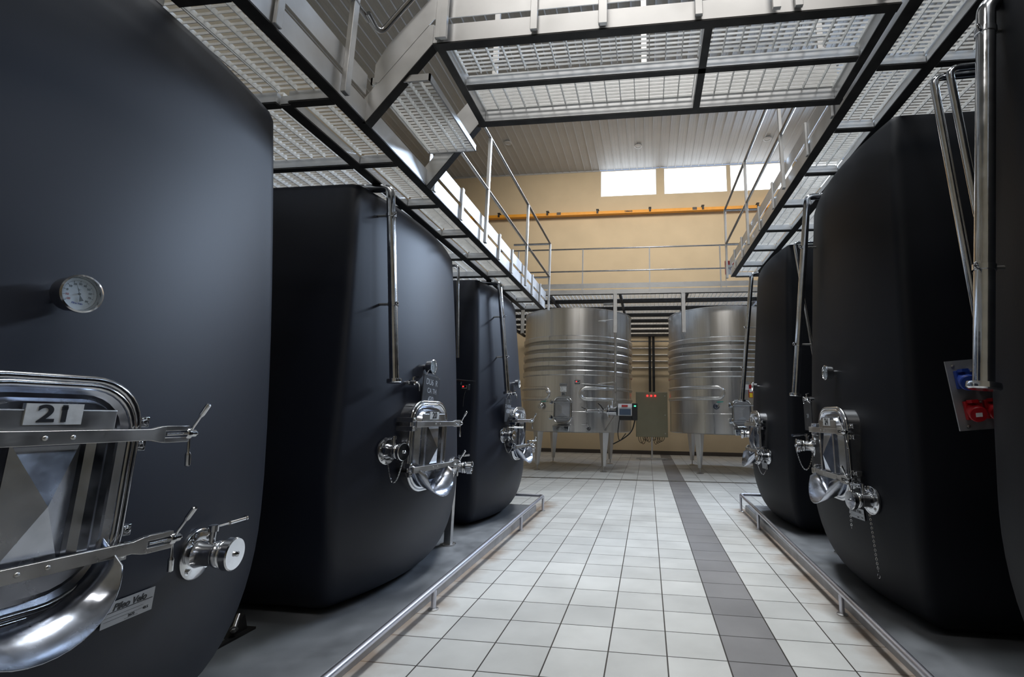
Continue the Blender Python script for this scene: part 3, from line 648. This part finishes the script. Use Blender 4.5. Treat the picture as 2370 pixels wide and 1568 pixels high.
fr = MB(); fr.box(X0_, Y0+.01, .255, X0_+.01, Y1-.05, .298).box(X1_-.01, Y0+.01, .255, X1_, Y1-.05, .298).box(X0_, Y0+.01, .255, X1_, Y0+.02, .298).box(X0_, Y1-.06, .255, X1_, Y1-.05, .298)
fr.build('tread_frame', 'galv', st, smooth=False)
# ------------------------------------------------------------------ far walkway
FZ = 4.14
fwk = thing('walkway', 'far steel grating walkway passing over the two steel tanks', 'walkway', (0, 8.25, FZ))
beam(fwk, (-4.6, .03, 0), (5.2, .03, 0), .12, .06, None, 'edge_beam')
MB().box(-4.6, -.004, .15, 5.2, .002, .27).build('toe_board', 'galv', fwk, smooth=False)
ys = [.06, .95, 1.85, 2.75, 3.65, 4.55, 5.5, 6.4]; xsb = [-4.6, -2.45, -.72, .85, 2.6, 5.2]
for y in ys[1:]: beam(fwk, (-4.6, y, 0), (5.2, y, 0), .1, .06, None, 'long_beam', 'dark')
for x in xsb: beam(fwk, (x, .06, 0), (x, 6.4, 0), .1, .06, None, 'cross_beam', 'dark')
for y0, y1 in zip(ys, ys[1:]):
    for x0, x1 in zip(xsb, xsb[1:]): grating(fwk, x0+.03, x1-.03, y0+.03, y1-.03, .12, pitch=.09, cross=.1)
for x in (-3.04, -.83, .74):
    a = MB(); a.box(x-.045, -.02, -.92, x-.038, .06, .02).box(x-.045, -.02, -.92, x+.045, -.013, .02).box(x-.05, -.026, -.0, x+.05, .0, .06).build('angle_post', 'galv', fwk, smooth=False)
g = thing('guard_rail', 'thin steel railing of the far walkway in front of the beige wall', 'railing', (0, 8.25, FZ), 0, 'walkway railings')
for x in (-3.2, -1.61, -.02, 1.6, 3.2): MB().box(x-.014, -.03, 0, x+.014, -.008, 1.12).build('post', 'galv', g, smooth=False)
for zz in (.57, 1.13): MB().tube([(-4.5, -.02, zz), (5.1, -.02, zz)], .017, 10).build('handrail' if zz > 1 else 'mid_rail', 'rail', g)
# ------------------------------------------------------------------ stainless tanks at the end
def steel_tank(label, cx, cy, R, z0, z1, legs, ribz, gap):
    root = thing('steel_tank', label, 'tank', (cx, cy, 0)); prof = [(.001, z0+.0), (R-.03, z0), (R, z0+.02), (R, 1.395), (R+.004, 1.4), (R, 1.405)]
    for zr in ribz:
        for a, h in ((-.07, 0), (-.062, .02), (-.045, .032), (.045, .032), (.062, .02), (.07, 0)): prof.append((R+h, zr+a))
    prof += [(R, z1-.02), (R+.012, z1-.018), (R+.012, z1), (R-.02, z1+.012), (.45, z1+.12), (.4, z1+.125), (.001, z1+.13)]
    sh = MB(); sh.lathe(prof, n=96); sh.build('shell', 'steel', root, ang=30)
    for a in legs:
        ca, sa = math.cos(a), math.sin(a); lx, ly = ca*(R-.12), sa*(R-.12); l = MB()
        def q(wd, z): return [(lx+(-sa)*i*wd+ca*j*wd, ly+ca*i*wd+sa*j*wd, z) for i, j in ((-1, -1), (1, -1), (1, 1), (-1, 1))]
        l.loft([q(.035, .13), q(.09, z0+.03)]); l.build('leg', 'steel', root, smooth=False, bevel=.006)
        f = MB(); f.tube([(lx, ly, .02), (lx, ly, .15)], .014, 12); f.lathe([(.085, 0.001), (.085, .01), (.03, .03), (.02, .035)], (lx, ly, 0), n=22); f.build('adjustable_foot', 'satin', root)
    # manhole neck on top
    n = MB(); n.lathe([(.36, z1+.10), (.36, z1+.15), (.001, z1+.155)], n=32); n.tube([(-.1, -.37, z1+.13), (.38, -.36, z1+.12)], .018, 12); n.build('top_hatch', 'satin', root)
    return root
def on_cyl(R, a, z): return Vector((math.cos(a)*R, math.sin(a)*R, z))
def pill(root, R, a0, a1, z0, z1, r=.045):
    pts = []; zm = (z0+z1)/2; hr = (z1-z0)/2; da = hr/R; n = 14
    sgn = 1 if a1 > a0 else -1
    for i in range(n+1): pts.append(on_cyl(R, lerp(a1, a0, i/n), z1))
    for i in range(1, 10):
        t = PI*i/10; pts.append(on_cyl(R, a0-sgn*da*math.sin(t), zm+hr*math.cos(t)))
    for i in range(n+1): pts.append(on_cyl(R, lerp(a0, a1, i/n), z0))
    mb = MB(); mb.tube(pts, r, 10); o = mb.build('cooling_loop', 'steel', root, ang=60); return o
def face_T(R, adeg, z):
    a = math.radians(adeg); n = Vector((math.cos(a), math.sin(a), 0)); return frame(n*R+Vector((0, 0, z)), Vector((0, 0, 1)).cross(n), (0, 0, 1))
def square_manway(root, R, adeg, z):
    T = face_T(R, adeg, z); W, H = .42, .60
    rp = lambda w_, h_, r, zz: [(p[0], p[1], zz) for p in rrect(w_, h_, r)]
    n = MB(T); n.loft([rp(W, H, .12, -.12), rp(W, H, .12, .06), rp(W-.04, H-.04, .11, .06)], False, True); mw = n.build('manway', 'satin', root)
    MB(T).tube([(p[0], p[1], .065) for p in rrect(W, H, .12)], .016, 8, closed=True).build('door_rim', 'chrome', mw)
    d = MB(T); d.loft([rp(W-.05, H-.05, .1, .06), rp(W-.1, H-.1, .08, .085)], False, True)
    d._add([(-.17, -.19, .088), (.17, -.19, .088), (.17, .19, .088), (-.17, .19, .088), (0, -.07, .125), (0, .07, .125)], [(0, 1, 4), (1, 2, 5, 4), (2, 3, 5), (3, 0, 4, 5)]); d.build('door_panel', 'plate', mw, smooth=False)
    for yb in (.18, -.18):
        b = MB(T); b.tube([(-.22, yb, .13), (.26, yb, .12)], .013, 10); b.build('clamp_bar', 'chrome', mw)
        k = MB(T); k.lathe([(.02, .0), (.05, .03), (.055, .045), (.03, .05), (.012, .035), (.012, .06), (0, .062)], (-.27, yb, .1), (0, 0, 1), 24); k.build('hand_wheel', 'chrome', mw)
    s = MB(T); s.loft([[(-.2, -.33, .0), (.2, -.33, .0), (.2, -.36, .0), (-.2, -.36, .0)], [(-.21, -.37, .2), (.21, -.37, .2), (.19, -.50, .19), (-.19, -.50, .19)], [(-.20, -.375, .21), (.20, -.375, .21), (.18, -.50, .2), (-.18, -.50, .2)]]); s.build('spout', 'chrome', mw, smooth=False, bevel=.01)
def round_valve(root, R, adeg, z, teal=True):
    T = face_T(R, adeg, z); b = MB(T); b.lathe([(.035, -.02), (.035, .06), (.075, .062), (.08, .075), (.07, .09), (.045, .092), (.04, .105), (0, .106)], n=24); b.tube([(0, .05, .05), (0, .11, .05)], .014, 10)
    v = b.build('round_valve', 'chrome', root)
    if teal: MB(T).bar((.01, .10, .055), (.16, .11, .055), .016, .008, (0, 0, 1)).build('teal_lever', 'teal', v, smooth=False)
RZ = [3.17, 2.965, 2.76, 2.555, 2.33]
dg = math.radians
S1 = steel_tank('left upright stainless tank with square hatch and a pump on its right', -1.95, 10.1, 1.43, .91, 3.92, [dg(a) for a in (-52, -128, 128, 52)], RZ, None)
R1 = 1.43
pill(S1, R1, dg(-74), dg(-5), 1.70, 1.96); pill(S1, R1, dg(-116), dg(-175), 1.70, 1.96)
square_manway(S1, R1, -95.3, 1.44); round_valve(S1, R1, -118.5, 1.53)
T = face_T(R1, -71.5, 1.01); b = MB(T); b.lathe([(.03, 0), (.03, .05), (.05, .052), (.055, .085), (.045, .1), (.03, .1), (.03, .08), (0, .08)], n=20); b.tube([(0, .04, .05), (-.02, .09, .05), (-.16, .1, .06)], .007, 8); b.build('bottom_valve', 'chrome', S1)
T = face_T(R1, -113, 1.88); b = MB(T); b.tube([(0, 0, 0), (0, 0, .05), (.04, -.01, .07)], .012, 8); b.tube([(.02, -.02, .05), (.05, -.05, .07)], .012, 8); b.build('small_tap', 'chrome', S1)
T = face_T(R1, -95.6, 2.0); l = MB(T).box(-.095, -.005, .003, .095, .065, .008).build('label_strip', 'plate', S1, smooth=False)
text('DEPOSITO 16', .028, T @ Matrix.Translation((0, .03, .0085)), 'ink', l, 'lettering')
l = MB(T).box(-.075, -.135, .003, .075, -.008, .008).build('info_card', 'paper', S1, smooth=False)
for k, s in enumerate(('NM:', 'VOL:', 'H:')): text(s, .022, T @ Matrix.Translation((-.04, -.03-k*.038, .0085)), 'ink', l, 'lettering')
l = MB(T).box(-.045, -.235, .003, .055, -.145, .008).build('number_plate', 'plate', S1, smooth=False); text('31', .075, T @ Matrix.Translation((.005, -.19, .0085)), 'ink', l, 'number', bold=.003)
for an, zz in ((-48, 0),):
    P1 = on_cyl(R1+.2, dg(an), 0); b = MB(); b.tube(bend([P1+Vector((0, 0, 1.62)), P1+Vector((0, 0, 4.05)), P1+Vector((-.3, .08, 4.06))], .08), .033, 16); vp = b.build('wash_pipe', 'satin', S1)
    for z in (3.66, 2.12):
        b = MB(); b.lathe([(.045, -.012), (.045, .012)], P1+Vector((0, 0, z)), (0, 0, 1), 16); q = on_cyl(R1, dg(an-14), z-.05); b.tube([P1+Vector((0, 0, z)), q], .008, 8); b.build('pipe_clamp', 'satin', vp)
P2 = on_cyl(R1+.03, dg(-20), 0); MB().tube(bend([P2+Vector((0, 0, 1.6)), P2+Vector((0, 0, 3.9)), P2+Vector((-.3, .0, 4.0))], .15), .011, 8).build('thin_pipe', 'satin', S1)
cpts = [on_cyl(R1+.02, dg(a), 2.06-.0006*(a+78)*10*.2) for a in range(-78, 4, 4)]; MB().tube(cpts, .012, 8).build('sensor_conduit', 'satin', S1)
bq = Vector((-1.95, 10.1, 0))
T = face_T(R1+.03, -82.2, 2.1); cw = T.translation+bq
controller('black digital thermometer with red digits on the left stainless tank', cw, 0, 1.3).rotation_euler = (0, 0, dg(8))
# pump
pm = thing('pump', 'small stainless pump with white and blue control box, right side of the left stainless tank', 'pump', (-.95, 8.75, 1.42))
b = MB(); b.tube([(-.62, .02, .02), (-.55, .0, .02)], .05, 14); b.tube([(-.6, .0, .0), (-.2, -.05, .0)], .032, 16); b.lathe([(.05, 0), (.05, .03)], (-.58, 0, 0), (1, -.1, 0), 18); b.lathe([(.055, 0), (.055, .04)], (-.3, -.03, 0), (1, -.1, 0), 18)
b.build('suction_pipe', 'chrome', pm)
b = MB(); b.lathe([(.05, -.16), (.06, -.1), (.15, -.06), (.15, -.035), (.1, -.03), (.1, .12), (.12, .13), (.12, .15)], (0, -.1, 0), (1, -.15, 0), 28); b.tube([(.02, -.1, .05), (.02, -.04, .24)], .036, 14); b.build('pump_head', 'chrome', pm)
b = MB(); b.tube([(-.18, -.06, .04), (-.24, -.12, .13), (-.3, -.14, .18)], .012, 8); b.tube([(-.6, -.02, .04), (-.7, -.04, .09), (-.78, -.04, .08)], .01, 8); b.build('valve_handle', 'black', pm)
b = MB(); b.loft([[(.17, -.2, -.1), (.17, .05, -.1), (.17, .05, .16), (.17, -.1, .18), (.17, -.2, .1)], [(.5, -.22, -.1), (.5, .03, -.1), (.5, .03, .16), (.5, -.12, .18), (.5, -.22, .1)]]); b.build('motor_cover', 'greyp', pm, smooth=False, bevel=.01)
MB().box(.21, -.235, -.08, .47, -.222, .06).build('blue_panel', 'bluesteel', pm, smooth=False); MB().box(.26, -.222, .105, .4, -.19, .15).build('red_stripe', 'inkr', pm, smooth=False)
b = MB(); b.box(.5, -.26, -.2, .62, .02, .19); b.box(.2, -.2, -.2, .5, -.0, -.1); b.build('control_unit', 'black', pm, smooth=False, bevel=.01)
MB().box(.545, -.268, .11, .59, -.26, .14).build('green_display', 'glowgreen', pm, smooth=False)
MB().tube(bend([(.56, -.1, -.2), (.5, -.12, -.45), (.3, -.1, -.62), (.05, .0, -.75)], .15), .014, 8).build('cable', 'rubber', pm)
MB().tube(bend([(.2, -.1, -.2), (.16, -.12, -.5), (.2, -.12, -.7), (.35, -.1, -.5)], .1), .01, 8).build('cable', 'rubber', pm)
MB().bar((.1, -.05, -.1), (-.15, .2, -.45), .05, .02).build('support_strut', 'satin', pm, smooth=False)
S2 = steel_tank('right upright stainless tank partly hidden by the black tanks', 1.95, 10.4, 1.46, .92, 3.97, [dg(a) for a in (-128, -52, 128, 52)], RZ, None)
R2 = 1.46
pill(S2, R2, dg(-106), dg(-175), 1.76, 2.02); square_manway(S2, R2, -86, 1.42); round_valve(S2, R2, -107.2, 1.57)
T = face_T(R2, -104, 1.96); MB(T).tube([(.1, 0, 0), (.1, 0, .05), (.14, -.01, .07)], .012, 8).build('small_tap', 'chrome', S2)
T = face_T(R2, -81.6, 2.06); l = MB(T).box(-.1, .04, .003, .1, .1, .008).build('label_strip', 'plate', S2, smooth=False); l = MB(T).box(-.01, -.10, .003, .09, .03, .008).build('info_card', 'paper', S2, smooth=False); MB(T).box(-.02, -.2, .003, .06, -.11, .008).build('number_plate', 'plate', S2, smooth=False)
T = face_T(R2, -79.5, 1.93); rs = MB(T).box(.03, -.15, .003, .13, .15, .008).build('warning_label', 'red', S2, smooth=False); MB(T).box(.045, -.14, .008, .12, -.04, .0095).build('yellow_field', 'yellow', rs, smooth=False); MB(T).box(.045, -.02, .008, .12, .06, .0095).build('white_field', 'paper', rs, smooth=False)
# ------------------------------------------------------------------ cabinet, rack behind
cb = thing('electrical_cabinet', 'olive grey electrical cabinet with three red lamps on a T stand between the steel tanks', 'cabinet', (.03, 12.7, 0))
MB().box(-.49, 0, .69, .49, .3, 2.07).build('housing', 'cab', cb, smooth=False, bevel=.008)
MB().box(-.478, -.018, .70, .478, -.002, 2.06).build('door', 'cab', cb, smooth=False, bevel=.006)
for x in (-.13, -.01, .11): MB().lathe([(.028, 0), (.028, .01), (.02, .025), (0, .03)], (x, -.018, 1.95), (0, -1, 0), 18).build('red_lamp', 'glowred', cb)
for z in (1.95, 1.36, .8): MB().lathe([(.018, 0), (.018, .008)], (.41, -.018, z), (0, -1, 0), 14).build('door_lock', 'satin', cb)
MB().box(-.025, .1, .04, .025, .15, .69).build('stand_post', 'satin', cb, smooth=False); MB().box(-.49, .08, .02, .49, .16, .06).box(-.4, .1, 0, -.37, .14, .02).box(.37, .1, 0, .4, .14, .02).build('stand_foot', 'satin', cb, smooth=False)
for i in range(10):
    x = (-1 if i % 2 else 1)*(.06+.03*i); d_ = .1+.03*((i*7) % 5)
    MB().tube([(x+.06*math.cos(t)*(1+i*.05), .12, .69-d_*math.sin(t)) for t in [PI*j/10 for j in range(11)]], .009, 6).build('cable_loop', 'rubber', cb)
rk = thing('pipe_rack', 'wall rack of horizontal pipes and twin black risers behind the cabinet', 'pipe rack', (0, 14.8, 0))
for z in (3.03, 3.27, 3.5, 3.74, 3.99): MB().tube([(-1.6, 0, z), (1.6, 0, z)], .028, 10).build('horizontal_pipe', 'satin', rk)
for x in (-.0, .13): MB().box(x-.045, -.1, 2.0, x+.045, -.03, 4.42).build('cable_riser', 'black', rk, smooth=False)
MB().box(-1.6, -.02, 4.38, 1.6, .06, 4.42).box(-1.62, -.02, 0, -1.58, .04, 4.4).box(1.58, -.02, 0, 1.62, .04, 4.4).build('rack_frame', 'satin', rk, smooth=False)
# red sign on the far walkway railing
sg = thing('safety_sign', 'small red and white safety sign above the far end of the right walkway', 'sign', (1.90, 8.6, 4.80))
MB().box(-.14, 0, -.14, .14, .006, .2).build('sign_panel', 'paper', sg, smooth=False); MB().box(-.14, -.003, .1, .14, 0, .2).box(-.14, -.003, -.14, -.125, 0, .1).build('red_border', 'inkr', sg, smooth=False)
MB().lathe([(.05, 0), (.05, .003), (.035, .003), (.035, 0)], (.02, 0, .0), (0, -1, 0), 18).build('pictogram', 'inkb', sg); MB().box(-.13, .006, -.6, -.11, .02, .2).build('sign_post', 'satin', sg, smooth=False)
# ------------------------------------------------------------------ socket panel on the right
sp = thing('socket_panel', 'grey steel panel with one blue and two red industrial sockets beside the thick pipe', 'socket panel', (1.415, -.42, 1.27))
Tt = Matrix.Rotation(-.10, 4, 'Y')
MB(Tt).box(-.01, 0, .0, .36, .008, .34).build('back_plate', 'plate', sp, smooth=False)
for x, z in ((.02, .315), (.03, .02), (.33, .02)): hexbolt(MB(Tt), (x, -.001, z), (0, -1, 0), .006).build('screw', 'satin', sp)
def socket(x, z, m):
    b = MB(Tt); b.box(x-.04, -.02, z-.045, x+.04, 0, z+.045); o = b.build('socket', m, sp, smooth=False, bevel=.004)
    o['label'] = '%s socket with hinged lid' % m
    tilt = Vector((-.25, -1, -.35)).normalized(); c0 = Vector((x-.005, -.015, z))
    MB(Tt).lathe([(.033, 0), (.034, .04), (.038, .043), (.038, .06), (.034, .064), (0, .065)], c0, tilt, 24).build('socket_cap', m, o)
    MB(Tt).box(x-.03, -.06, z+.035, x+.0, -.02, z+.05).build('lid_hinge', m, o, smooth=False)
    q = c0+tilt*.0665; r_ = Vector((0, 0, 1)).cross(tilt).normalized(); T2 = Tt @ frame(q, r_, tilt.cross(r_))
    MB(T2).box(-.013, -.01, 0, .013, .01, .0006).build('rating_label', 'paper', o, smooth=False)
    for i, j in ((1, 1), (1, -1)): hexbolt(MB(Tt), (x+i*.032, -.02, z+j*.037), (0, -1, 0), .004, .004).build('screw', 'satin', o)
socket(.055, .245, 'blue'); socket(.065, .095, 'red'); socket(.155, .095, 'red')
b = MB(Tt); b.box(.098, -.045, .2, .18, 0, .30); o = b.build('breaker_box', 'greyp', sp, smooth=False, bevel=.012); MB(Tt).box(.108, -.049, .212, .17, -.045, .28).build('smoked_cover', 'plate', o, smooth=False)
MB().box(.31, .01, -1.185, .35, .05, .3).build('support_post', 'dark', sp, smooth=False)
# anchor bracket between the first two left tanks
ab = thing('anchor_bracket', 'dark bolted anchor bracket on the plinth between the left tanks numbered 21 and 20', 'bracket', (-2.38, -.42, .085))
b = MB(); b.box(-.05, -.16, 0, .05, .16, .012).prism([(-.02, .0, .012), (-.02, .13, .012), (-.02, .10, .1)], (.04, 0, 0)); b.build('base_plate', 'dark', ab, smooth=False)
for y in (-.1, -.03): hexbolt(MB(), (0, y, .012), (0, 0, 1), .012, .02).build('bolt', 'satin', ab)
b = MB(); b.tube([(0, .08, .1), (.03, .02, .05)], .012, 10); hexbolt(b, (.03, .02, .05), (.5, -.8, -.5), .014, .015); b.build('bolt', 'satin', ab)
